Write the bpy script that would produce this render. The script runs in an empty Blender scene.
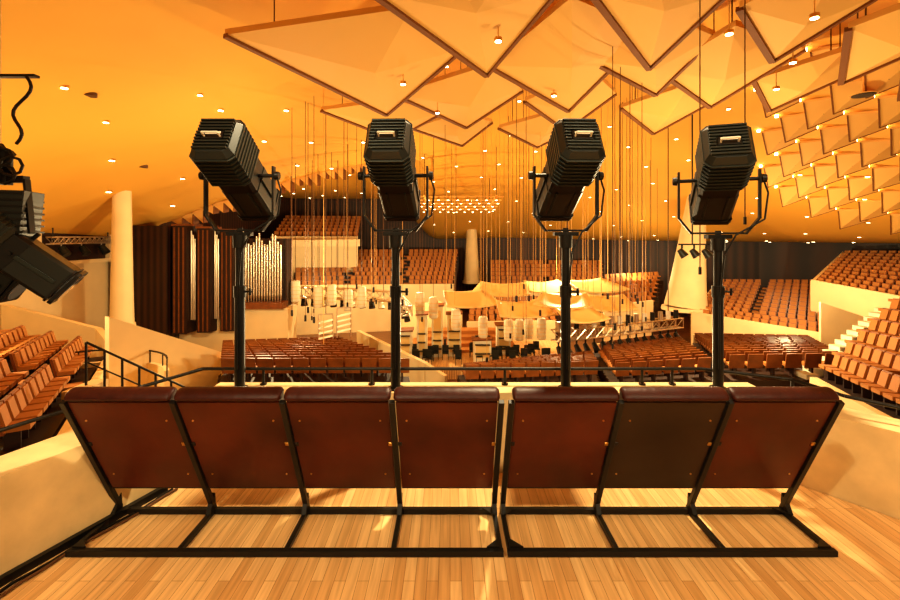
import bpy, math, random
from mathutils import Vector, Matrix
random.seed(7)
E=1.64
scene=bpy.context.scene
scene.view_settings.view_transform='Standard'
try: scene.view_settings.look='Medium High Contrast'
except Exception as ex: print('look',ex)

# ---------------- materials ----------------
def mat(name,col,rough=.5,metal=0,emit=None,estr=0,noise=0,nscale=5,bump=0,spec=.5,coat=0):
    m=bpy.data.materials.new(name); m.use_nodes=True
    nt=m.node_tree; b=nt.nodes['Principled BSDF']
    b.inputs['Base Color'].default_value=(*col,1)
    b.inputs['Roughness'].default_value=rough; b.inputs['Metallic'].default_value=metal
    b.inputs['Specular IOR Level'].default_value=spec
    b.inputs['Coat Weight'].default_value=coat
    if emit: 
        b.inputs['Emission Color'].default_value=(*emit,1); b.inputs['Emission Strength'].default_value=estr
    if noise or bump:
        tc=nt.nodes.new('ShaderNodeTexCoord'); n=nt.nodes.new('ShaderNodeTexNoise'); n.inputs['Scale'].default_value=nscale; n.inputs['Detail'].default_value=6
        nt.links.new(tc.outputs['Object'],n.inputs['Vector'])
        if noise:
            r=nt.nodes.new('ShaderNodeValToRGB'); c=r.color_ramp
            c.elements[0].position=.3; c.elements[1].position=.7
            c.elements[0].color=(*[x*(1-noise) for x in col],1); c.elements[1].color=(*[min(1,x*(1+noise*.5)) for x in col],1)
            nt.links.new(n.outputs['Fac'],r.inputs['Fac']); nt.links.new(r.outputs['Color'],b.inputs['Base Color'])
        if bump:
            bp=nt.nodes.new('ShaderNodeBump'); bp.inputs['Strength'].default_value=bump; bp.inputs['Distance'].default_value=.02
            nt.links.new(n.outputs['Fac'],bp.inputs['Height']); nt.links.new(bp.outputs['Normal'],b.inputs['Normal'])
    return m

def planks(name,c1,c2,mortar,bw,rh,rot,rough=.35,gap=.004):
    m=bpy.data.materials.new(name); m.use_nodes=True; nt=m.node_tree; b=nt.nodes['Principled BSDF']
    tc=nt.nodes.new('ShaderNodeTexCoord'); mp=nt.nodes.new('ShaderNodeMapping'); mp.inputs['Rotation'].default_value=rot
    br=nt.nodes.new('ShaderNodeTexBrick'); br.inputs['Scale'].default_value=1
    br.inputs['Brick Width'].default_value=bw; br.inputs['Row Height'].default_value=rh; br.inputs['Mortar Size'].default_value=gap
    br.offset=.37; br.inputs['Color1'].default_value=(*c1,1); br.inputs['Color2'].default_value=(*c2,1); br.inputs['Mortar'].default_value=(*mortar,1)
    br.inputs['Bias'].default_value=-.1
    mp2=nt.nodes.new('ShaderNodeMapping'); mp2.inputs['Scale'].default_value=(1.5,30,2) 
    n=nt.nodes.new('ShaderNodeTexNoise'); n.inputs['Scale'].default_value=1.5; n.inputs['Detail'].default_value=8
    mx=nt.nodes.new('ShaderNodeMixRGB'); mx.blend_type='MULTIPLY'; mx.inputs['Fac'].default_value=.5
    L=nt.links.new
    L(tc.outputs['Object'],mp.inputs['Vector']); L(mp.outputs['Vector'],br.inputs['Vector']); L(mp.outputs['Vector'],mp2.inputs['Vector']); L(mp2.outputs['Vector'],n.inputs['Vector'])
    rr=nt.nodes.new('ShaderNodeValToRGB'); rr.color_ramp.elements[0].position=.3; rr.color_ramp.elements[0].color=(.5,.42,.35,1); rr.color_ramp.elements[1].position=.62; rr.color_ramp.elements[1].color=(1,1,1,1)
    L(n.outputs['Fac'],rr.inputs['Fac']); L(br.outputs['Color'],mx.inputs['Color1']); L(rr.outputs['Color'],mx.inputs['Color2'])
    L(mx.outputs['Color'],b.inputs['Base Color']); b.inputs['Roughness'].default_value=rough
    return m

def slats(name,c1,c2,scale):
    m=bpy.data.materials.new(name); m.use_nodes=True; nt=m.node_tree; b=nt.nodes['Principled BSDF']
    tc=nt.nodes.new('ShaderNodeTexCoord'); w=nt.nodes.new('ShaderNodeTexWave'); w.wave_type='BANDS'; w.bands_direction='DIAGONAL'
    mp=nt.nodes.new('ShaderNodeMapping'); mp.inputs['Scale'].default_value=(1,1,0)
    w.inputs['Scale'].default_value=scale
    r=nt.nodes.new('ShaderNodeValToRGB'); r.color_ramp.elements[0].color=(*c1,1); r.color_ramp.elements[1].color=(*c2,1)
    L=nt.links.new; L(tc.outputs['Object'],mp.inputs['Vector']); L(mp.outputs['Vector'],w.inputs['Vector']); L(w.outputs['Fac'],r.inputs['Fac']); L(r.outputs['Color'],b.inputs['Base Color'])
    b.inputs['Roughness'].default_value=.5
    return m

M={}
M['floorwood']=planks('oak_floor',(.98,.66,.31),(.74,.42,.16),(.38,.18,.06),.9,.055,(0,0,math.pi/2),.28,.0012)
M['hallfloor']=planks('hall_floor',(.25,.10,.03),(.18,.07,.02),(.05,.02,.01),2,.15,(0,0,0))
M['ceiling']=mat('ceiling_plaster',(.84,.43,.06),.75,noise=.08,nscale=.15)
M['panel']=mat('ceiling_panel',(.84,.47,.12),.7)
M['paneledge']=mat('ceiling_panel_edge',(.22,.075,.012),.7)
M['plaster']=mat('cream_plaster',(.84,.63,.32),.7,noise=.3,nscale=2.5,bump=.45)
M['cream']=mat('cream_wall',(.88,.69,.38),.65,noise=.06,nscale=1)
M['darkwood']=slats('dark_slat_wood',(.014,.005,.003),(.06,.020,.008),1.6)
M['seatback']=mat('seat_wood',(.24,.075,.016),.4,noise=.3,nscale=3)
M['cush']=mat('seat_fabric',(.42,.17,.035),.7)
M['step']=mat('step_wood',(.03,.011,.006),.6)
M['black']=mat('black_metal',(.012,.011,.010),.42,.3)
M['blackm']=mat('black_housing',(.020,.024,.022),.4,.2)
M['fin']=mat('housing_fin',(.033,.042,.038),.35,.4)
M['maho']=mat('mahogany',(.105,.023,.011),.36,noise=.5,nscale=2.2,spec=.25)
M['maho2']=mat('mahogany_dark',(.045,.025,.015),.36,noise=.4,nscale=2.2,spec=.25)
M['leather']=mat('maroon_leather',(.045,.008,.005),.45,noise=.2,nscale=20,bump=.2,spec=.3)
M['brass']=mat('brass',(.7,.42,.12),.3,1)
M['silver']=mat('silver_pipe',(.75,.65,.5),.3,.9)
M['white']=mat('white_shell',(.95,.88,.66),.5)
M['glow']=mat('lamp_glow',(1,.9,.7),.5,emit=(1,.80,.45),estr=14)
M['glass']=mat('lens_glass',(.2,.22,.25),.05,.2)
M['label']=mat('label',(.8,.75,.62),.5)
M['sail']=mat('canopy_sail',(.95,.68,.28),.4)
M['cable']=mat('cable_dark',(.12,.05,.015),.6)
M['cableg']=mat('cable_gold',(.85,.5,.15),.5)

# ---------------- mesh builder ----------------
class MB:
    def __init__(s): s.v=[];s.f=[];s.m=[];s.mats=[];s.sm=[]
    def mi(s,k):
        if k not in s.mats: s.mats.append(k)
        return s.mats.index(k)
    def add(s,vs,fs,k,smooth=False):
        o=len(s.v); s.v+= [tuple(v) for v in vs]; i=s.mi(k)
        for f in fs: s.f.append(tuple(o+a for a in f)); s.m.append(i); s.sm.append(smooth)
    def obox(s,c,ax,ay,az,k):
        c=Vector(c);ax=Vector(ax);ay=Vector(ay);az=Vector(az)
        vs=[c+ax*i+ay*j+az*l for l in(-1,1) for j in(-1,1) for i in(-1,1)]
        s.add(vs,[(0,2,3,1),(4,5,7,6),(0,1,5,4),(2,6,7,3),(0,4,6,2),(1,3,7,5)],k)
    def box(s,x0,x1,y0,y1,z0,z1,k):
        s.obox(((x0+x1)/2,(y0+y1)/2,(z0+z1)/2),((x1-x0)/2,0,0),(0,(y1-y0)/2,0),(0,0,(z1-z0)/2),k)
    def beam(s,p,q,w,h,k,up=(0,0,1)):
        p=Vector(p);q=Vector(q);d=q-p;L=d.length;d.normalize();u=Vector(up)
        r=d.cross(u)
        if r.length<1e-4: r=d.cross(Vector((0,1,0)))
        r.normalize();u=r.cross(d)
        s.obox((p+q)/2,r*w/2,d*L/2,u*h/2,k)
    def cyl(s,p,q,r1,r2,k,n=10,caps=True):
        p=Vector(p);q=Vector(q);d=(q-p).normalized();a=d.orthogonal().normalized();b=d.cross(a)
        vs=[];
        for c,r in((p,r1),(q,r2)):
            for i in range(n):
                t=2*math.pi*i/n; vs.append(c+a*math.cos(t)*r+b*math.sin(t)*r)
        s.add(vs,[(i,(i+1)%n,n+(i+1)%n,n+i) for i in range(n)],k,n>6)
        if caps: s.add(vs,[tuple(range(n-1,-1,-1)),tuple(range(n,2*n))],k)
    def tube(s,pts,r,k,n=6):
        for a,b in zip(pts,pts[1:]): s.cyl(a,b,r,r,k,n)
    def prism(s,poly,t,k,ke=None):
        t=Vector(t);n=len(poly);P=[Vector(p) for p in poly];vs=P+[p+t for p in P]
        s.add(vs,[tuple(range(n-1,-1,-1)),tuple(range(n,2*n))],k)
        s.add(vs,[(i,(i+1)%n,n+(i+1)%n,n+i) for i in range(n)],ke or k)
    def lathe(s,c,prof,k,n=16):
        c=Vector(c);vs=[]
        for r,z in prof:
            for i in range(n):
                t=2*math.pi*i/n; vs.append(c+Vector((r*math.cos(t),r*math.sin(t),z)))
        fs=[(j*n+i,j*n+(i+1)%n,(j+1)*n+(i+1)%n,(j+1)*n+i) for j in range(len(prof)-1) for i in range(n)]
        s.add(vs,fs,k,True)
    def obj(s,name,bevel=0,origin=None):
        me=bpy.data.meshes.new(name); o=Vector(origin) if origin else Vector((0,0,0))
        me.from_pydata([tuple(Vector(v)-o) for v in s.v],[],s.f)
        for k in s.mats: me.materials.append(M[k])
        me.polygons.foreach_set('material_index',s.m); me.polygons.foreach_set('use_smooth',s.sm); me.update()
        ob=bpy.data.objects.new(name,me); ob.location=o; scene.collection.objects.link(ob)
        if bevel:
            b=ob.modifiers.new('bevel','BEVEL'); b.width=bevel; b.segments=2; b.limit_method='ANGLE'
        return ob

def lerp(a,b,t): return Vector(a)*(1-t)+Vector(b)*t
def ss(t): t=max(0,min(1,t)); return t*t*(3-2*t)

# ---------------- ceiling shape ----------------
def cbase(X,Y):
    dx=(X-4)/(25 if X<4 else 31); dy=(Y-20)/(35 if Y>20 else 42)
    r=math.sqrt(dx*dx+dy*dy)
    z=E+9*(1-r**1.7)
    lo=.9
    if z<lo+1: z=lo+math.exp((z-lo-1))*1.0
    return z
def cz(X,Y):
    y0=30.2+(X+17.5)*.38
    return cbase(X,Y)+5.2*ss((Y-y0)/1.6)*ss((-1.5-X)/6)*ss((X+25)/3)

mb=MB(); nx,ny=120,120; X0,X1,Y0,Y1=-26,46,-8,60
vs=[];
for j in range(ny+1):
    for i in range(nx+1):
        x=X0+(X1-X0)*i/nx;y=Y0+(Y1-Y0)*j/ny; vs.append((x,y,cz(x,y)))
mb.add(vs,[(j*(nx+1)+i,(j+1)*(nx+1)+i,(j+1)*(nx+1)+i+1,j*(nx+1)+i+1) for j in range(ny) for i in range(nx)],'ceiling',True)
mb.obj('ceiling')

# ---------------- perimeter walls ----------------
HF=-7.6
def wall(name,pts,k,t=.3):
    mb=MB()
    for (a,b) in zip(pts,pts[1:]):
        a=Vector((*a,0));b=Vector((*b,0));d=(b-a);n=max(1,int(d.length/1.5)); nn=Vector((d.y,-d.x,0)).normalized()*t
        for i in range(n):
            p=a+d*i/n;q=a+d*(i+1)/n
            pz=cz(p.x,p.y)+.25;qz=cz(q.x,q.y)+.25
            mb.prism([(p.x,p.y,HF),(q.x,q.y,HF),(q.x,q.y,qz),(p.x,p.y,pz)],-nn,k)
    return mb.obj(name)
wall('wall_left',[(-21,-8),(-21,28)],'cream')
wall('wall_far_left',[(-21,28.3),(-23,45),(-19,55)],'darkwood')
wall('wall_back',[(-19,55),(0,57),(20,55),(33,48)],'darkwood')
wall('wall_right',[(33,48),(43,36),(43,-8)],'darkwood')
mb=MB(); mb.box(-26,46,-8,60,HF-.3,HF,'hallfloor'); mb.obj('floor_hall')

# ---------------- platform ----------------
mb=MB()
fl=[(-2.75,-2),(-2.11,2.11),(-1.83,2.89),(-1.70,3.1),(2.2,3.1),(2.31,2.93),(2.59,2.59),(3.6,1.4),(3.6,-2)]
mb.prism([(x,y,-.25) for x,y in fl],(0,0,.25),'floorwood'); mb.obj('floor')
def parapet(name,inner,th,z0,z1):
    mb=MB(); P=[Vector((*p,0)) for p in inner]; offs=[]
    for i,p in enumerate(P):
        n=Vector((0,0,0))
        if i>0: d=(P[i]-P[i-1]).normalized(); n+=Vector((-d.y,d.x,0))
        if i<len(P)-1: d=(P[i+1]-P[i]).normalized(); n+=Vector((-d.y,d.x,0))
        n.normalize(); offs.append(p+n*th)
    for i in range(len(P)-1):
        q=[P[i],P[i+1],offs[i+1],offs[i]]
        mb.prism([(a.x,a.y,z0) for a in q],(0,0,z1-z0),'plaster')
    return mb.obj(name)
parapet('wall_platform_left',[(-2.76,-2),(-2.12,2.11),(-1.84,2.89),(-1.71,3.105)],.26,-2.2,.5)
parapet('wall_platform_front',[(-1.70,3.11),(2.2,3.11)],.22,-2.2,.55)
parapet('wall_platform_right',[(2.21,3.105),(2.32,2.93),(2.60,2.59),(3.61,1.4),(3.61,-2)],.26,-2.2,.5)
mb=MB(); mb.beam((-2.10,2.11,.02),(-1.82,2.89,.02),.03,.04,'black'); mb.beam((-2.74,-2,.02),(-2.10,2.11,.02),.03,.04,'black'); mb.obj('baseboard_left')
mb=MB()
for k_,(off,m_) in enumerate([(.06,'black'),(.085,'cable')]):
    pts=[Vector((-2.11+off+.28*t+.012*math.sin(t*11+k_),2.11+.78*t,.010)) for t in [i/12 for i in range(13)]]
    pts=[Vector((-2.75+off,-2,.010))]+pts
    mb.tube(pts,.008,m_,6)
mb.obj('floor_cables')

# railing
mb=MB()
rail=[(-3.0,.4,.60),(-2.40,2.38,.60),(-2.05,3.0,.63),(-1.80,3.28,.665),(-.6,3.28,.665),(1.83,3.28,.665),(2.36,3.10,.645),(2.5,2.85,.62),(2.80,2.6,.60),(3.75,1.5,.60)]
mb.tube(rail,.012,'black',8)
for i,(x,y,z,b) in enumerate([(-2.40,2.38,.60,.5),(-2.05,3.0,.63,.5),(-1.36,3.28,.665,.55),(-.57,3.28,.665,.55),(.4,3.28,.665,.55),(1.40,3.28,.665,.55),(1.62,3.28,.665,.55),(2.36,3.10,.645,.5),(2.8,2.6,.6,.5)]):
    mb.cyl((x,y,b),(x,y,z),.010,.010,'black',8)
    mb.cyl((x,y,b),(x,y,b+.01),.025,.025,'black',10)
mb.obj('guard_railing')

# ---------------- seat rows seen from the rear ----------------
def seat_row(x0,x1,n,dark=()):
    mb=MB(); w=(x1-x0)/n
    F=Vector((0,2.65,.03));T=Vector((0,2.235,.845)); u=(T-F).normalized()
    nrm=Vector((0,-u.z,u.y))
    L=(T-F).length
    X=Vector((1,0,0))
    for yy in (2.30,2.65): mb.beam((x0-.015,yy,.018),(x1+.015,yy,.018),.030,.030,'black')
    for i in range(n+1):
        x=x0+w*i
        mb.beam((x,2.30,.018),(x,2.65,.018),.024,.028,'black')
        mb.beam((x,F.y,F.z),(x,T.y+.02,T.z-.04),.028,.026,'black',up=(0,1,0))
        mb.prism([(x-.013,2.65,.033),(x-.013,2.58,.033),(x-.013,2.64,.13)],(.026,0,0),'black')
    for x,sx in((x0,1),(x1,-1)):
        mb.prism([(x,2.31,.035),(x+.07*sx,2.31,.035),(x,2.38,.035)],(0,0,.006),'black')
        mb.prism([(x,2.64,.035),(x+.07*sx,2.64,.035),(x,2.57,.035)],(0,0,.006),'black')
    for i in range(n):
        cx=x0+w*(i+.5); hw=w/2-.018
        a=.195;b=L-.052
        c=Vector((cx,0,0))+F+u*((a+b)/2)-nrm*.006
        k='maho2' if i in dark else 'maho'
        mb.obox(c,X*hw,nrm*.006,u*((b-a)/2),k)
        mb.obox(Vector((cx,0,0))+F+u*(a-.006)-nrm*.008,X*hw,nrm*.008,u*.005,'black')
        mb.obox(Vector((cx,0,0))+F+u*(b-.28)-nrm*.055,X*(hw-.01),nrm*.036,u*.29,'leather')
        mb.obox(Vector((cx,0,0))+F+u*(.36)-nrm*.15,X*(hw-.02),nrm*.045,u*.2,'leather')
        r=.022; cc=Vector((cx,0,0))+F+u*(b+.024)-nrm*.034
        ns=14; hw2=w/2-.008
        segs=[(-hw2,.6),(-hw2+.010,.92),(-hw2+.025,1),(hw2-.025,1),(hw2-.010,.92),(hw2,.6)]
        vs=[];
        for (xx,sc) in segs:
            for q in range(ns):
                t=2*math.pi*q/ns; vs.append(cc+X*xx+(nrm*math.cos(t)*.045+u*math.sin(t)*r)*sc)
        m=len(segs)
        mb.add(vs,[(j*ns+q,j*ns+(q+1)%ns,(j+1)*ns+(q+1)%ns,(j+1)*ns+q) for j in range(m-1) for q in range(ns)]+[tuple(range(ns-1,-1,-1)),tuple(range((m-1)*ns,m*ns))],'leather',True)
        for sx in(-1,1):
            for tt in(.30,.70):
                p=Vector((cx+sx*(hw-.05),0,0))+F+u*tt*1.05
                mb.cyl(p,p+nrm*.004,.0055,.005,'brass',8)
            p=Vector((cx+sx*(hw-.008),0,0))+F+u*.56+nrm*.002
            mb.obox(p,X*.010,nrm*.003,u*.012,'brass' if sx>0 else 'black')
    mb.obj('folding_seat_row',bevel=.003,origin=((x0+x1)/2,2.5,0))
seat_row(-1.94,.258,4)
seat_row(.308,1.957,3,dark=(1,))

# ---------------- spotlights ----------------
def frame(yaw,pitch):
    cy,sy=math.cos(yaw),math.sin(yaw)
    f0=Vector((sy,cy,0)); r=Vector((cy,-sy,0)); 
    f=f0*math.cos(pitch)+Vector((0,0,-math.sin(pitch))); up=r.cross(f)
    return r,f,up
def octo(c,r,up,w,h,ch):
    pts=[(-w+ch,-h),(w-ch,-h),(w,-h+ch),(w,h-ch),(w-ch,h),(-w+ch,h),(-w,h-ch),(-w,-h+ch)]
    return [c+r*a+up*b for a,b in pts]
def loft(mb,secs,k):
    n=len(secs[0]);vs=[p for s in secs for p in s]
    fs=[(j*n+i,(j+1)*n+i,(j+1)*n+(i+1)%n,j*n+(i+1)%n) for j in range(len(secs)-1) for i in range(n)]
    fs+=[tuple(range(n)),tuple(range(len(vs)-1,len(vs)-n-1,-1))]
    mb.add(vs,fs,k)
def head(mb,c,yaw,pitch,s=1.):
    r,f,up=frame(yaw,pitch); c=Vector(c)
    def sec(y,w,h,ch): return octo(c+f*y*s,r,up,w*s,h*s,ch*s)
    loft(mb,[sec(-.37,.105,.125,.03),sec(-.33,.128,.152,.035),sec(-.08,.130,.155,.035),sec(-.05,.12,.14,.035)],'blackm')
    for i in range(8):
        y=-.325+.033*i; loft(mb,[sec(y,.136,.163,.037),sec(y+.013,.136,.163,.037)],'fin')
    for i in range(10):
        z=-.105+.0235*i
        if 3<=i<=5: 
            for sx in(-1,1): mb.obox(c+f*(-.377*s)+up*z*s+r*sx*.085*s,r*.018*s,f*.010*s,up*.006*s,'fin')
        else: mb.obox(c+f*(-.377*s)+up*z*s,r*.10*s,f*.010*s,up*.006*s,'fin')
    mb.obox(c+f*(-.376*s)+up*-.012*s,r*.06*s,f*.008*s,up*.03*s,'black')
    mb.obox(c+f*(-.386*s)+up*.000*s,r*.045*s,f*.003*s,up*.009*s,'label')
    mb.tube([c+(f*-.37+r*-.045+up*-.025)*s,c+(f*-.42+r*-.045+up*-.025)*s,c+(f*-.42+r*.045+up*-.025)*s,c+(f*-.37+r*.045+up*-.025)*s],.006*s,'label',6)
    loft(mb,[sec(-.05,.115,.12,.02),sec(.06,.115,.12,.02)],'black')
    loft(mb,[sec(.06,.12,.12,.02),sec(.34,.12,.12,.02)],'blackm')
    for sx in(-1,1):
        mb.obox(c+(f*.18+r*sx*.124)*s,r*.008*s,f*.13*s,up*.012*s,'fin')
        mb.obox(c+(f*.18+up*-.123+r*sx*.06)*s,r*.006*s,f*.13*s,up*.006*s,'fin')
    loft(mb,[sec(.34,.128,.128,.02),sec(.355,.128,.128,.02)],'black')
    loft(mb,[sec(.365,.126,.126,.02),sec(.39,.126,.126,.02)],'black')
    mb.cyl(c+f*.33*s,c+f*.395*s,.105*s,.105*s,'glass',20)
    for a in(-1,1): mb.cyl(c+(r*a*.11+f*.02)*s,c+(r*a*.15+f*.02)*s,.012*s,.012*s,'black',8)
    mb.cyl(c+(up*.12+f*.02)*s,c+(up*.17+f*.02)*s,.014*s,.014*s,'black',8)
def spotlight(px,py,zb,ztop,zc,yaw,pitch,yw,s=1.08):
    mb=MB()
    mb.cyl((px,py,zb),(px,py,zb+.012),.055,.055,'black',20)
    mb.cyl((px,py,zb),(px,py,1.25),.035,.035,'black',16)
    mb.cyl((px,py,.92),(px,py,ztop-.05),.029,.029,'black',16)
    mb.cyl((px,py,1.20),(px,py,1.28),.042,.042,'black',16)
    mb.cyl((px,py,ztop-.11),(px,py,ztop-.02),.044,.048,'black',16)
    mb.cyl((px+.03,py,1.24),(px+.09,py-.02,1.24),.008,.008,'black',8); mb.cyl((px+.08,py-.02,1.215),(px+.08,py-.02,1.265),.01,.01,'black',8)
    mb.cyl((px,py,ztop-.02),(px,py,ztop+.03),.02,.02,'black',12)
    mb.obox((px,py,ztop-.012),(.085,0,0),(0,.03,0),(0,0,.014),'black')
    r,f0,_=frame(yaw,0); up=Vector((0,0,1)); o=Vector((px,py,0))
    pts=[r*-yw+up*(zc+.06),r*-yw+up*(ztop+.12),r*-(yw-.08)+up*(ztop+.012),r*(yw-.08)+up*(ztop+.012),r*yw+up*(ztop+.12),r*yw+up*(zc+.06)]
    for a,b in zip(pts,pts[1:]):
        d=(b-a).normalized()*.006
        mb.beam(o+a-d,o+b+d,.045,.014,'black',up=r if abs((b-a).normalized().z)>.3 else (0,0,1))
    for sx in(-1,1):
        p=o+r*sx*yw+up*zc
        mb.cyl(p-r*sx*.09,p+r*sx*.02,.014,.014,'black',10)
        mb.cyl(p+r*sx*.012,p+r*sx*.04,.032,.028,'black',12)
    head(mb,o+up*(zc+.015),yaw,pitch,s)
    c=o+r*yw+up*zc
    mb.tube([c+r*.02,c+r*.05-up*.1,c+r*.03-up*.28,o+r*.10+up*(ztop+.0)-f0*.05,o+up*(ztop-.14)-f0*.05+r*.03,o+up*(ztop-.5)-f0*.04,o+up*.7-f0*.045],.007,'black',6)
    mb.obj('stage_spotlight',bevel=.002,origin=(px,py,zb))
R=math.radians
spotlight(-1.49,3.19,.55,1.66,2.06,R(0),R(30),.24)
spotlight(-.385,3.19,.55,1.66,2.06,R(2),R(30),.225)
spotlight(.82,3.19,.55,1.66,2.06,R(-2),R(30),.225)
spotlight(1.90,3.19,.55,1.64,2.03,R(21),R(30),.25)

# hanging fixture on the left
mb=MB()
zc=cz(-3.3,3.4)
mb.cyl((-3.42,3.4,zc),(-3.42,3.4,2.25),.022,.022,'silver',10)
mb.beam((-3.52,3.4,2.84),(-3.12,3.4,2.84),.05,.02,'black')
mb.cyl((-3.36,3.4,2.02),(-3.36,3.4,2.28),.045,.045,'black',12)
mb.beam((-3.42,3.4,2.32),(-3.34,3.4,2.22),.05,.05,'black')
for a,b in (((-3.46,2.26),(-3.28,2.08)),((-3.28,2.26),(-3.44,2.12))): mb.beam((a[0],3.38,a[1]),(b[0],3.38,b[1]),.03,.04,'black')
mb.beam((-3.62,3.4,2.06),(-3.2,3.4,2.06),.06,.05,'black')
mb.beam((-3.62,3.4,2.06),(-3.62,3.4,1.65),.05,.02,'black')
mb.beam((-3.2,3.4,2.06),(-3.16,3.4,1.65),.05,.02,'black')
pts=[]
for i in range(15):
    t=i/14; pts.append(Vector((-3.16-.1*t+.05*math.sin(t*9),3.36,2.82-.5*t)))
mb.tube(pts,.012,'black',6)
for k in range(5):
    a=k*1.3; cp=Vector((-3.35+.1*math.cos(a),3.33,2.15+.07*math.sin(a)))
    mb.tube([cp+Vector((.09*math.cos(q*.8),0,.07*math.sin(q*.8))) for q in range(9)],.011,'black',6)
head(mb,(-3.30,3.4,1.52),R(60),R(42),1.15)
mb.obox((-3.36,3.42,1.80),(.14,.05,0),(-.05,.14,0),(.02,0,.17),'blackm')
for i in range(7): mb.obox((-3.36,3.42,1.66+.048*i),(.15,.054,0),(-.054,.15,0),(0,0,.008),'black')
mb.obj('hanging_spotlight',bevel=.002,origin=(-3.42,3.4,2))
mb=MB()
mb.cyl((-3.95,3.7,cz(-3.9,3.7)),(-3.95,3.7,1.75),.025,.025,'black',10)
mb.beam((-4.15,3.7,1.75),(-3.65,3.7,1.75),.05,.03,'black')
for x in(-4.15,-3.65): mb.beam((x,3.7,1.75),(x,3.7,1.35),.05,.02,'black')
head(mb,(-3.9,3.7,1.38),R(75),R(35),.9)
mb.obj('hanging_spotlight',bevel=.002,origin=(-3.9,3.7,1.6))

# ---------------- seating blocks ----------------
def block(FL,FR,BL,BR,par=True,pz=.75,kp='cream',gaps=(),name='auditorium_seating_block',sides=False,sp=1.0):
    mb=MB(); FL,FR,BL,BR=map(Vector,(FL,FR,BL,BR))
    dep=((BL+BR)/2-(FL+FR)/2); dep.z=0; n=max(2,round(dep.length/sp))
    for i in range(n):
        t=(i+.5)/n; a=lerp(FL,BL,t); b=lerp(FR,BR,t)
        e=(b-a);e0=e.copy(); e.z=0; Lr=e.length; e.normalize()
        bk=Vector((-e.y,e.x,0)); 
        if bk.dot(dep)<0: bk=-bk
        hd=dep.length/n/2
        slope=e0.z/max(.1,Lr)
        es=Vector((e.x,e.y,slope))
        mid=(a+b)/2
        mb.obox(mid-Vector((0,0,.5)),es*Lr/2,bk*(hd+.03),Vector((0,0,.5)),'step')
        ns=max(1,int(Lr/.56)); 
        for j in range(ns):
            tt=(j+.5)/ns
            if any(g0<tt<g1 for g0,g1 in gaps):
                p=lerp(a,b,tt); mb.obox(p-bk*hd*.5+Vector((0,0,.06)),es*.28,bk*hd*.5,Vector((0,0,.08)),'cush'); continue
            p=lerp(a,b,tt)
            pr=p+bk*.12
            mb.obox(pr+Vector((0,0,.42))-bk*.20,es*.225,bk*.19,Vector((0,0,.05)),'cush')
            mb.obox(pr+Vector((0,0,.60))+bk*.06,es*.245,bk*.03,Vector((0,0,.27))+bk*.06,'seatback')
            mb.obox(pr+Vector((0,0,.66))+bk*.02,es*.20,bk*.025,Vector((0,0,.18))+bk*.045,'cush')
            mb.obox(pr+Vector((0,0,.22))-bk*.1,es*.03,bk*.12,Vector((0,0,.22)),'step')
    if par:
        fdir=-dep.normalized()
        o=fdir*.35
        def wl(p,q,z):
            p=Vector(p);q=Vector(q)
            d=(q-p);d.z=0;nn=Vector((-d.y,d.x,0)).normalized()*.1
            mb.prism([(p.x-nn.x,p.y-nn.y,HF),(q.x-nn.x,q.y-nn.y,HF),(q.x-nn.x,q.y-nn.y,q.z+z),(p.x-nn.x,p.y-nn.y,p.z+z)],nn*2,kp)
        wl(FL+o,FR+o,pz)
        if sides:
            wl(FL+o,BL,pz*.8); wl(FR+o,BR,pz*.8)
    mb.obj(name,origin=(FL+FR)/2)
B=block
B((-12.6,25,-5.0),(-6.6,26.5,-5.1),(-7.4,14.6,-3.2),(-1.2,15.6,-3.5),par=True,pz=.5,gaps=((.42,.5),))
B((.6,25,-6.3),(8.6,28,-6.3),(.5,16,-3.8),(5.4,16.5,-3.8),pz=.6)
B((9.8,30,-6.3),(16.2,33,-6.3),(6.0,16.5,-3.9),(9.6,16.5,-3.7),pz=.6)
B((17.0,31.5,-6.0),(23,29,-5.6),(10.2,16.5,-3.6),(13.6,15.6,-3.3),pz=.6)
# left
B((-13.2,17,-3.1),(-7.6,8.3,-2.5),(-17.5,16,-1.9),(-12.5,8,-1.3),par=True,pz=.3,gaps=((.5,.56),),sp=.9)
# right
B((12.2,14.8,-3.3),(9.8,9,-2.7),(18.0,18.0,-1.2),(15.8,9.5,-.7),par=True,pz=.3,gaps=((.5,.56),),sp=.9)
# upper far left
B((-14.5,42,-3.7),(.3,45,-3.9),(-17.5,51,-.7),(1,53,-.7),pz=.7,gaps=((.3,.34),(.66,.69)))
B((-18.2,46,1.0),(-9.8,48,1.0),(-19,52,3.2),(-10.5,53.5,3.2),pz=.5)
# far centre
B((4.3,48,-4.3),(16,47,-4.3),(4.8,54,-2.0),(18,53,-2.0),pz=.6,gaps=((.48,.52),))
B((13,38,-5.0),(18,40,-4.8),(15.5,45,-3.0),(21.5,46,-2.8),pz=.7)
B((20,37,-5.4),(26,31,-5.9),(26,43.5,-3.4),(33,39.5,-3.0),pz=.8,gaps=((.46,.5),),sides=True,sp=.85)
B((28.3,35,-2.6),(30,27,-3.3),(35,40,-.5),(39,32,-.2),pz=.8,sides=True,sp=.85)
B((1.5,38,-6.2),(9,38.5,-6.2),(2,43,-4.9),(11,43,-4.9),pz=.6)

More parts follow.
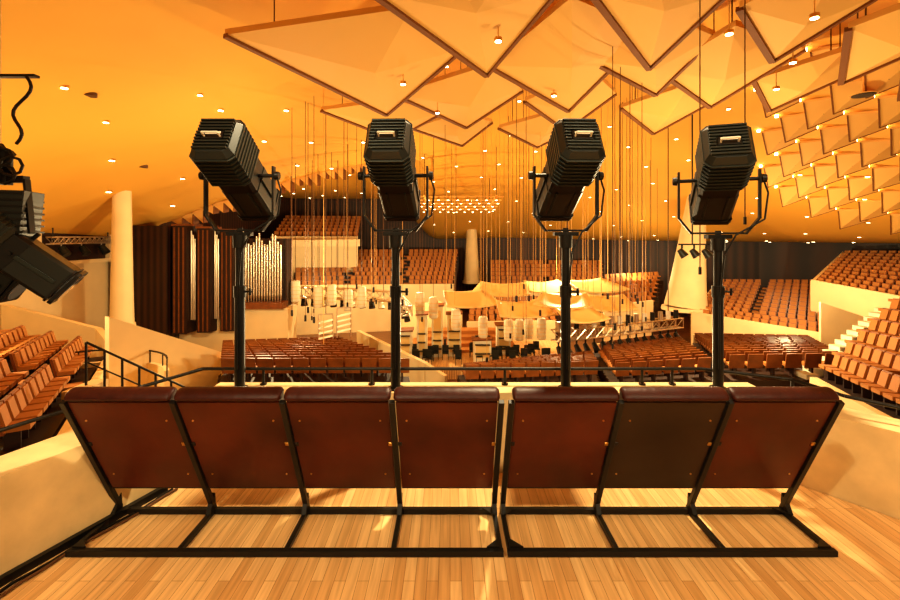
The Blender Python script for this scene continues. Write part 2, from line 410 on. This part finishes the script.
# ---------------- cream terrace walls ----------------
def freewall(name,pts,z0,k='cream',t=.25):
    mb=MB()
    for a,b in zip(pts,pts[1:]):
        d=Vector((b[0]-a[0],b[1]-a[1],0));nn=Vector((-d.y,d.x,0)).normalized()*t/2
        mb.prism([(a[0]-nn.x,a[1]-nn.y,z0),(b[0]-nn.x,b[1]-nn.y,z0),(b[0]-nn.x,b[1]-nn.y,b[2]),(a[0]-nn.x,a[1]-nn.y,a[2])],nn*2,k)
    return mb.obj(name)
freewall('wall_terrace_left',[(-20.8,21,-1.6),(-16,20.5,-2.6),(-13.6,18,-2.6)],HF)
freewall('wall_ramp_left',[(-10.9,14.3,-.95),(-9.0,18,-3.1),(-8.6,17.2,-3.4)],HF)
freewall('wall_terrace_center',[(-5.8,28.5,-4.4),(-1.2,23,-4.9),(-.2,22.5,-5.4)],HF)
freewall('wall_terrace_stage',[(-4.5,38,-4.6),(-1,37.5,-3.8),(1.0,38,-4.8)],HF)
freewall('wall_terrace_right',[(24.5,29.8,-2.8),(27.2,29,-3.8),(28.7,26,-4.4)],HF)
freewall('wall_gallery',[(-18.5,44.5,1.1),(-9.2,46,1.2)],.5)
mb=MB()
for i in range(14):
    t=i/14; x=12.6+5.8*t;y=15.9+2.9*t;z=-3.3+2.0*t
    mb.box(x,x+.46,y,y+.5,z-1.2,z,'white')
mb.obj('staircase')
mb=MB()
pr=None
for i in range(7):
    x=-9.3+.28*i;y=11.5+.25*i;z=-1.1-.28*i
    z0=z-1.1
    mb.cyl((x,y,z0),(x,y,z),.03,.03,'black',8)
    if pr: mb.cyl(pr,(x,y,z),.03,.03,'black',8); mb.cyl(Vector(pr)-Vector((0,0,.5)),(x,y,z-.5),.02,.02,'black',8)
    pr=(x,y,z)
    mb.box(x-.2,x+.2,y-.5,y+.5,z0-1.5,z0,'cream')
mb.obj('stair_handrail')
mb=MB()
for i in range(14):
    a0=math.pi*(.15+.75*i/14);a1=math.pi*(.15+.75*(i+1)/14)
    p=Vector((-11.2+2.4*math.cos(a0),13.5+2*math.sin(a0),0));q=Vector((-11.2+2.4*math.cos(a1),13.5+2*math.sin(a1),0))
    mb.beam(p+Vector((0,0,-3.4)),q+Vector((0,0,-3.4)),.15,1.4,'cream')
    mb.cyl(p+Vector((0,0,-2.3)),q+Vector((0,0,-2.3)),.03,.03,'black',6)
    if i%2==0: mb.cyl(p+Vector((0,0,-3)),p+Vector((0,0,-2.3)),.02,.02,'black',6)
mb.prism([(-14,11,-4.2),(-8,11,-4.2),(-8,16,-4.2),(-14,16,-4.2)],(0,0,.1),'cream')
mb.obj('landing_wall')

# ---------------- columns ----------------
def column(x,y,z0,r0,r1,k='cream',lean=(0,0)):
    mb=MB(); zt=cz(x,y)+.2; H=zt-z0
    n=14; pr=[]
    for i in range(9):
        t=i/8; pr.append((Vector((x+lean[0]*t,y+lean[1]*t,z0+H*t)),r0+(r1-r0)*t**.8))
    for (a,ra),(b,rb) in zip(pr,pr[1:]): mb.cyl(a,b,ra,rb,k,n,caps=False)
    mb.cyl((x,y,z0-.3),(x,y,z0),r0*1.15,r0*1.1,k,n)
    mb.obj('column')
column(-17.2,23.6,-3.0,.55,.42)
column(20.3,38.8,-4.5,1.7,.7,lean=(1,0))
column(2.6,53.8,-3.8,1.0,.6)

# ---------------- organ ----------------
mb=MB()
mb.box(-20.6,-17.2,27.4,29.3,HF,2.2,'darkwood')
mb.box(-17.2,-10.3,28.6,30.2,HF,-3.0,'cream')
mb.box(-17.1,-10.6,29.2,30.2,-3,1.4,'darkwood')
for i in range(3):
    x=-16.9+1.25*i; zt=2.2-.15*i
    mb.box(x,x+.85,27.4+.4*i,29.1,-4.4,zt,'step')
    for j in range(3): mb.beam((x+.15+.27*j,27.35+.4*i,-4.3),(x+.15+.27*j,27.35+.4*i,zt-.1),.06,.08,'seatback',up=(0,1,0))
    mb.box(x-.03,x+.88,27.3+.4*i,29.15,zt,zt+.12,'seatback')
    for j in range(3):
        xx=x+.92+.11*j
        mb.cyl((xx,27.8+.4*i,-3.6),(xx,27.8+.4*i,1.9-.25*j),.05,.05,'silver',8)
for i in range(15):
    x=-13.1+.17*i; zt=1.9-.9*abs(math.sin(i*.55))
    mb.cyl((x,28.5,-2.6),(x,28.5,-2.2),.02,.06,'silver',8); mb.cyl((x,28.5,-2.2),(x,28.5,zt),.06,.06,'silver',8)
mb.box(-13.3,-10.5,28.2,29.2,-3.0,-2.6,'seatback')
mb.obj('pipe_organ')

def truss(mb,p,q,w,k='silver',r=.04,n=None):
    p=Vector(p);q=Vector(q);d=(q-p);L=d.length;d.normalize();u=Vector((0,0,1));s=d.cross(u).normalized()
    cs=[s*w/2+u*w/2,s*-w/2+u*w/2,s*-w/2-u*w/2,s*w/2-u*w/2]
    for c in cs: mb.cyl(p+c,q+c,r,r,k,6)
    n=n or max(2,int(L/w))
    for i in range(n):
        a=p+d*L*i/n;b=p+d*L*(i+1)/n
        for j in range(4):
            c0,c1=cs[j],cs[(j+1)%4]
            mb.cyl(a+c0,b+c1,r*.6,r*.6,k,4); mb.cyl(b+c1,b+c0,r*.6,r*.6,k,4)
mb=MB(); mb.box(-20.98,-20.75,22.6,27.1,.25,1.75,'step')
for (y0,y1,z0,z1) in [(22.4,27.3,.05,.25),(22.4,22.6,.25,1.75),(27.1,27.3,.25,1.75)]: mb.box(-20.98,-20.5,y0,y1,z0,z1,'cream')
mb.obj('window_1')
mb=MB(); truss(mb,(-20.3,22.8,1.35),(-20.3,26.9,1.35),.34)
for y in(23.5,24.8,26.2): 
    mb.cyl((-20.3,y,1.18),(-20.3,y,.95),.03,.03,'silver',6); mb.cyl((-20.3,y,1.0),(-20.0,y,.6),.16,.22,'blackm',10)
for y in(23,26.7): mb.cyl((-20.3,y,1.4),(-20.3,y,cz(-20.3,y)),.03,.03,'black',6)
mb.obj('lighting_truss')

# ---------------- stage ----------------
mb=MB(); mb.box(-4,9,28.8,37,HF,-7.0,'floorwood')
for i in range(4): mb.box(-3+i*.4,5-i*.4,33+i*.9,37,-7.0,-6.8+.28*i,'cush')
mb.obj('stage_platform')
mb=MB()
for i in range(34):
    x=random.uniform(-3,8);y=random.uniform(29.5,32.6);z=-7.0
    mb.box(x-.22,x+.22,y-.22,y+.22,z+.42,z+.48,'blackm'); mb.box(x-.22,x+.22,y+.18,y+.22,z+.48,z+.95,'blackm')
    for a in(-.2,.2):
        for b in(-.2,.2): mb.cyl((x+a,y+b,z),(x+a,y+b,z+.42),.02,.02,'black',4)
mb.obj('orchestra_chair_group')
mb=MB()
for (u0,y,w,h,zb) in [(-3.6,30.5,1.0,2.0,-6.9),(-2.3,31.2,.7,3.0,-6.9),(-1.3,31.8,.8,3.5,-6.9),(-.2,32,1.0,2.9,-6.9),(1.6,30.5,1.2,1.4,-6.9),(3.4,32.5,1.0,2.0,-6.9)]:
    mb.box(u0,u0+w,y,y+1,zb-.1,zb+h,'white')
    mb.box(u0+.15,u0+w-.15,y-.02,y,zb+.2,zb+h-.3,'sail')
    for q in range(3): mb.box(u0+.1,u0+w-.1,y-.3,y,zb+.5+.6*q,zb+.55+.6*q,'black')
    mb.beam((u0-.1,y+.5,zb+h),(u0+w+.1,y+.5,zb+h+.05),1.2,.08,'seatback')
mb.obj('stage_podium')
mb=MB()
for (x,y,z) in [(-7.0,24,-3.9),(-6.1,24.3,-3.6)]:
    for q in range(4):
        mb.beam((x,y,z+.28*q),(x+.7,y+.2,z+.28*q+.15),.3,.06,'white')
    mb.beam((x,y,z-.3),(x,y,z+1.3),.06,.06,'silver'); mb.beam((x+.7,y+.2,z-.3),(x+.7,y+.2,z+1.3),.06,.06,'silver')
    mb.beam((x,y,z+1.3),(x+.7,y+.2,z+1.3),.06,.06,'silver')
    mb.cyl((x+.35,y+.1,z+1.3),(x+.35,y+.1,cz(x+.35,y+.1)),.02,.02,'cable',4)
mb.obj('hanging_louvre_lamp')

mb=MB(); truss(mb,(-12,31.6,-2.3),(-4.0,32.6,-2.8),.7,'silver',.06)
truss(mb,(-4.0,32.4,-2.8),(-2.6,27.5,-3.0),.6,'silver',.05)
for t in(.1,.5,.9):
    p=lerp((-12,31.6,-2.3),(-4,32.6,-2.8),t); mb.cyl(p,(p.x,p.y,cz(p.x,p.y)),.03,.03,'cable',6)
for i in range(12):
    p=lerp((-12,31.6,-2.7),(-4,32.6,-3.2),(i+.5)/12); mb.cyl(p,p+Vector((.1,-.2,-.5)),.16,.24,'white' if i%3==1 else 'black',10)
for i in range(5):
    p=lerp((-4,32.2,-3.1),(-2.6,27.7,-3.3),(i+.5)/5); mb.cyl(p,p+Vector((.1,-.2,-.45)),.14,.2,'black',10)
mb.obj('lighting_truss')
mb=MB(); truss(mb,(6.0,26,-4.2),(14.6,28.6,-3.9),.6,'silver',.045)
for t in(.1,.5,.9):
    p=lerp((6.0,26,-4.2),(14.6,28.6,-3.9),t); mb.cyl(p,(p.x,p.y,cz(p.x,p.y)),.03,.03,'cable',6)
for i in range(15):
    p=lerp((6.0,26,-4.6),(14.6,28.6,-4.3),(i+.5)/15)
    mb.cyl(p,p+Vector((0,0,-.3)),.05,.05,'black',6); mb.cyl(p+Vector((0,.1,-.3)),p+Vector((.1,-.3,-.7)),.13,.19,'black',10)
    mb.cyl(p+Vector((0,0,.6)),p+Vector((0,0,1.2)),.15,.15,'silver' if i%3==0 else ('label' if i%3==1 else 'black'),8)
mb.obj('lighting_truss')

def sail(x,y,z,w,d,yaw,tilt):
    mb=MB(); n=8; vs=[]; R_=Matrix.Rotation(yaw,3,'Z')@Matrix.Rotation(tilt,3,'X')
    for s_ in (0,1):
        for j in range(n+1):
            for i in range(n+1):
                a=(i/n-.5);b=(j/n-.5)
                p=Vector((a*w*(1-.25*b),b*d,-.35*(1-4*a*a)*(1-2*b*b)+s_*.08)); p=R_@p; vs.append(p+Vector((x,y,z)))
    N=(n+1)**2; fs=[]
    for j in range(n):
        for i in range(n):
            q=j*(n+1)+i; f=(q,q+1,q+n+2,q+n+1); fs.append(f[::-1]); fs.append(tuple(a+N for a in f))
    ring=[i for i in range(n)]+[j*(n+1)+n for j in range(n)]+[n*(n+1)+i for i in range(n,0,-1)]+[j*(n+1) for j in range(n,0,-1)]
    for a,b in zip(ring,ring[1:]+ring[:1]): fs.append((a,b,b+N,a+N))
    mb.add(vs,fs,'sail',True)
    for a in(-.38,.38):
        for b in(-.38,.38):
            p=R_@Vector((a*w,b*d,0))+Vector((x,y,z)); mb.cyl(p,(p.x,p.y,cz(p.x,p.y)),.015,.015,'cableg',4)
    mb.obj('acoustic_canopy_sail',origin=(x,y,z))
for s_ in [(1.2,29,-2.4,3.2,2.4,.3,.3),(3.6,31.5,-2.1,3.6,2.4,-.2,.25),(4.5,28,-2.9,3.2,2.2,.2,.3),(7.3,29,-2.5,3.2,2.4,-.3,.25),(10.2,32,-1.9,3.6,2.8,.3,.2),(10.0,28.5,-2.6,2.8,2.2,-.1,.3),(7.2,34,-2.2,3.2,2.6,.1,.2),(7.6,26.3,-3.0,2.6,1.8,.3,.25)]:
    sail(*s_)

for (x,y,z) in [(-10.3,30,-2.1),(-8.8,30,-2.5),(-8.0,30.4,-2.4),(-6.8,30,-2.7),(-5.9,30,-2.5),(-2.0,30,-2.9),(-1.1,30,-3.2),(2.2,30,-4.5),(3.9,30,-4.7),(4.7,30.5,-4.8),(6.1,30,-4.6),(5.6,32,-5.0),(.4,30,-4.0)]:
    mb=MB()
    prof=[(0,-.7),(.25,-.7),(.30,-.62),(.32,0),(.30,.62),(.25,.7),(0,.7)]
    mb.lathe((x,y,z),prof,'white',12)
    for q in range(4): mb.cyl((x,y,z-.45+.25*q),(x,y,z-.42+.25*q),.335,.335,'sail',12)
    mb.cyl((x,y,z+.7),(x,y,cz(x,y)),.02,.02,'cable',4)
    mb.obj('hanging_loudspeaker',origin=(x,y,z))

mb=MB()
for i in range(54):
    y=random.uniform(20,36); x=random.choice([random.uniform(-.36,.02),random.uniform(.07,.25),random.uniform(.33,.47)])*y
    zb=random.uniform(-4.2,-1.2)
    mb.cyl((x,y,cz(x,y)),(x,y,zb),.014,.014,random.choice(['cable','cable','cableg']),4)
    mb.cyl((x,y,zb),(x,y,zb-.3),.06,.06,'black',6)
for (x,y,zb) in [(5.3,14,-1.6),(6,15,-1.8),(6.4,15,-1.4),(4.7,13,-1.5),(5,9,1.0),(5.9,9,2)]:
    mb.cyl((x,y,cz(x,y)),(x,y,zb),.012,.012,'cable',5); mb.cyl((x,y,zb),(x,y,zb-.15),.03,.03,'black',6)
mb.obj('hanging_cables')

mb=MB()
mb.cyl((14,26,cz(14,26)),(14,26,1.1),.04,.04,'black',6); mb.beam((13.2,26,1.1),(15,26,1.1),.08,.08,'black')
for x in(13.4,14.1,14.8):
    mb.cyl((x,26,1.1),(x,26,.85),.06,.06,'black',8); mb.cyl((x-.15,26,.8),(x+.12,25.9,.4),.15,.24,'blackm',10)
mb.obj('moving_head_light_bar')

# ---------------- ceiling acoustic panels ----------------
def panel(pts):
    """tent plate: ridge from near tip to far tip, far tip hanging lowest, thick dark lip on the two far edges"""
    mb=MB(); n=len(pts); P=[Vector(p) for p in pts]
    c=sum(P,Vector())/n; th=.16
    up=Vector((0,0,th))
    cb=c+Vector((0,0,-.42))
    vs=P+[p+up for p in P]+[cb,cb+up]
    mb.add(vs,[(i,2*n,(i+1)%n) for i in range(n)],'panel')
    mb.add(vs,[(n+i,n+(i+1)%n,2*n+1) for i in range(n)],'panel')
    mb.add(vs,[(i,(i+1)%n,n+(i+1)%n,n+i) for i in range(n)],'panel')
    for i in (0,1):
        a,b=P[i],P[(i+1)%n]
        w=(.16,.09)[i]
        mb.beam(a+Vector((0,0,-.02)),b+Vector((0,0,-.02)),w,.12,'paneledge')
    for i in range(n):
        p=lerp(P[i],c,.3); mb.cyl(p+Vector((0,0,.05)),(p.x,p.y,max(p.z+.3,cz(p.x,p.y))),.02,.02,'cable',4)
    mb.obj('acoustic_ceiling_panel',origin=c)
Hc=6.9
k=5.26/5.5
PN=[
 [(-6.3,12.6),(-2.7,19.2),(.4,14.2),(-1.0,11.6)],
 [(-1.8,10.5),(1.2,14.6),(2.6,10.9),(1.5,9.0),(-.4,8.6)],
 [(-2.2,18.3),(.8,21.9),(3.0,18.6),(1.6,15.6)],
 [(1.3,14.9),(4.9,18.6),(5.7,13.9),(4.2,11.9),(3.0,11.1)],
 [(3.3,10.5),(6.2,14.0),(6.8,11.0),(5.2,9.0),(3.8,8.6)],
 [(-5.9,20.6),(-3.0,24.5),(-.5,22.2),(-2.4,19.9)],
 [(-2.0,23.6),(.7,25.8),(2.2,23.4),(.6,21.6)],
 [(4.6,14.6),(7.6,16.6),(7.9,13.4),(5.9,12.2)],
 [(3.2,19.2),(5.8,22.5),(7.0,19.0),(5.2,16.4)],
 [(7.2,15.4),(10.4,18.0),(11.2,14.2),(8.0,12.6)],
 [(7.2,11.2),(9.6,13.4),(10.6,11.2),(8.2,9.2)],
 [(2.6,24.0),(5.2,26.8),(7.2,23.8),(5.2,21.8)],
 [(10.8,12.2),(13.2,15.2),(14.6,12.6),(12.2,10.2)],
 [(7.6,20.0),(10.4,23.0),(11.6,19.8),(9.4,17.6)],
 [(11.2,16.6),(13.4,18.9),(14.8,16.4),(12.8,14.6)],
 [(14.8,14.6),(17.0,17.0),(18.4,14.8),(16.4,12.8)],
]
for i_,p in enumerate(PN):
    pts=[]
    for j,(x,y) in enumerate(p):
        x*=k;y*=k
        zz=min(Hc,cz(x,y)-.7)+(-.35 if j==1 else (.1 if j==0 else .35))+.05*(i_%3)
        pts.append((x,y,zz))
    panel(pts)
# small tent panels on the right part of the ceiling
mb=MB()
for i in range(7):
    for j in range(8):
        y=18.0+j*2.1; x=.72*y+.3+i*2.15+(j%2)*1.05
        if x/y>1.12 or x>31: continue
        s=.98
        def pp(a,b,dz): return Vector((a,b,cz(a,b)+dz))
        pts=[pp(x-s,y,-.25),pp(x,y+s,-1.0),pp(x+s,y,-.25),pp(x,y-s*1.1,-.05)]
        vs=pts+[p+Vector((0,0,.1)) for p in pts]
        mb.add(vs,[(0,3,1),(1,3,2)],'panel'); mb.add(vs,[(4,5,7),(5,6,7)],'panel'); mb.add(vs,[(0,1,5,4),(1,2,6,5),(2,3,7,6),(3,0,4,7)],'panel')
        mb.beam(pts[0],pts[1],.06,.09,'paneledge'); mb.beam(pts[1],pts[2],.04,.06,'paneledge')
        mb.cyl(pp(x,y,-.55),pp(x,y,0),.03,.03,'cable',4)
        mb.cyl(pp(x-s*1.05,y+.25,-.02),pp(x-s*1.05,y+.25,-.14),.085,.085,'glow',8)
mb.obj('ceiling_tent_panel_group')
mb=MB()
nf=22
for i in range(nf):
    t=i/(nf-1); x=-18.2+12.2*t;y=30.1+(x+17.5)*.38
    zb=cbase(x,y); zt=cz(x,y)+.05
    H=.35+.35*((i*7)%3)/2
    mb.prism([(x-.30,y,zb-H*.2),(x-.30,y,zt+.1),(x+.30,y+.2,zt+.1),(x+.30,y+.2,zb-H-.1)],(0,.1,0),'panel')
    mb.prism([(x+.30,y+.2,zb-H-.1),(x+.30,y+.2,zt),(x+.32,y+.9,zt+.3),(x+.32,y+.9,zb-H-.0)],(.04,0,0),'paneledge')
mb.obj('ceiling_fin_row')

# downlights in ceiling
mb=MB()
def dl(x,y,r=.10,z=None):
    z=cz(x,y) if z is None else z; mb.cyl((x,y,z+.05),(x,y,z-.04),r*1.25,r*1.25,'brass',10); mb.cyl((x,y,z-.04),(x,y,z-.055),r,r,'glow',10)
for i in range(13):
    for j in range(15):
        x=-19+i*4.3+(j%2)*2; y=20+j*2.6
        if abs(x)/y>1.1 or y>54: continue
        dl(x+random.uniform(-.4,.4),y,.11)
for (x,y) in [(-9,10),(-12,14),(-13,17),(-10,18)]: dl(x,y,.09)
for (x,y) in [(-1.5,14.4),(1.2,11.2),(6.7,10.8),(8.1,10.0),(3.6,15.6),(-.5,17.8),(9.6,12.6),(10.8,14.9)]:
    z=6.5; mb.cyl((x,y,z+.05),(x,y,cz(x,y)),.015,.015,'panel',5); dl(x,y,.08,z)
mb.obj('ceiling_downlights')
mb=MB()
for i in range(9):
    for j in range(5):
        x=-2.4+i*.75+(j%2)*.3;y=35+j*1.6; z=4.6-.15*j
        mb.cyl((x,y,z),(x,y,z-.25),.10,.10,'brass',8); mb.cyl((x,y,z-.25),(x,y,z-.27),.08,.08,'glow',8)
for j in range(5): mb.beam((-2.6,35+j*1.6,4.62-.15*j),(4.2,35+j*1.6,4.62-.15*j),.12,.08,'panel')
for x in(-2,3.6):
    mb.beam((x,34.8,4.7),(x,41.6,4.1),.12,.08,'panel')
    for y in(35,41): mb.cyl((x,y,4.5),(x,y,cz(x,y)),.03,.03,'cable',5)
mb.obj('ceiling_spotlight_cluster')
mb=MB()
for (x,y) in [(15.0,18.2),(17.1,18.6)]:
    z=cz(x,y)-1.15; mb.cyl((x,y,z+.05),(x,y,z),.40,.40,'black',20); mb.cyl((x,y,z+.06),(x,y,z+.03),.46,.46,'panel',20); mb.cyl((x,y,z+.05),(x,y,cz(x,y)),.04,.04,'panel',8)
for (x,y) in [(-12,15),(-15,22)]:
    z=cz(x,y); mb.cyl((x,y,z+.1),(x,y,z-.04),.2,.2,'cable',18)
mb.obj('ceiling_air_vents')

# ---------------- lights ----------------
WC=(1,.77,.42)
def pl(x,y,z,e,col=WC,r=.1):  # added fill light for ceiling and hall, not a fixture there
    l=bpy.data.lights.new('hall_fill_light','POINT'); l.energy=e; l.color=col; l.shadow_soft_size=r
    o=bpy.data.objects.new('hall_fill_light',l); o.location=(x,y,z); scene.collection.objects.link(o)
for (x,y,z,e) in [(-8,20,.2,1500),(10,18,.2,1900),(-3,33.6,-.5,1900),(9,35,-.5,1800),(22,30,-1.2,1800),(-12,38,-.5,1000),(18,44,-1.5,800),(2,12,-1.0,1000),(-14,12,.0,850),(15,8,.4,800)]:
    pl(x,y,z,e)
def spot(loc,tgt,e,ang,col=(1,.82,.50),r=.12):  # spot aimed at the platform floor and seats
    l=bpy.data.lights.new('platform_spot','SPOT'); l.energy=e; l.color=col; l.spot_size=R(ang); l.spot_blend=.5; l.shadow_soft_size=r
    o=bpy.data.objects.new('platform_spot',l); o.location=loc; scene.collection.objects.link(o)
    o.rotation_euler=(Vector(tgt)-Vector(loc)).to_track_quat('-Z','Y').to_euler()
spot((1.2,4.6,5.2),(0,1.9,0),1500,75)
spot((-1.5,-1.2,4.5),(0,2.0,.2),560,85)
spot((2.5,-1,4.5),(.5,2.2,.4),440,85)
w=bpy.data.worlds.new('world'); scene.world=w; w.use_nodes=True
w.node_tree.nodes['Background'].inputs[0].default_value=(1,.68,.33,1); w.node_tree.nodes['Background'].inputs[1].default_value=.4

cam=bpy.data.cameras.new('camera'); cam.lens=18; cam.sensor_width=36; cam.shift_y=-65/900; cam.clip_end=200; cam.clip_start=.05
co=bpy.data.objects.new('camera',cam); co.location=(0,0,E); co.rotation_euler=(R(90),0,0); scene.collection.objects.link(co); scene.camera=co
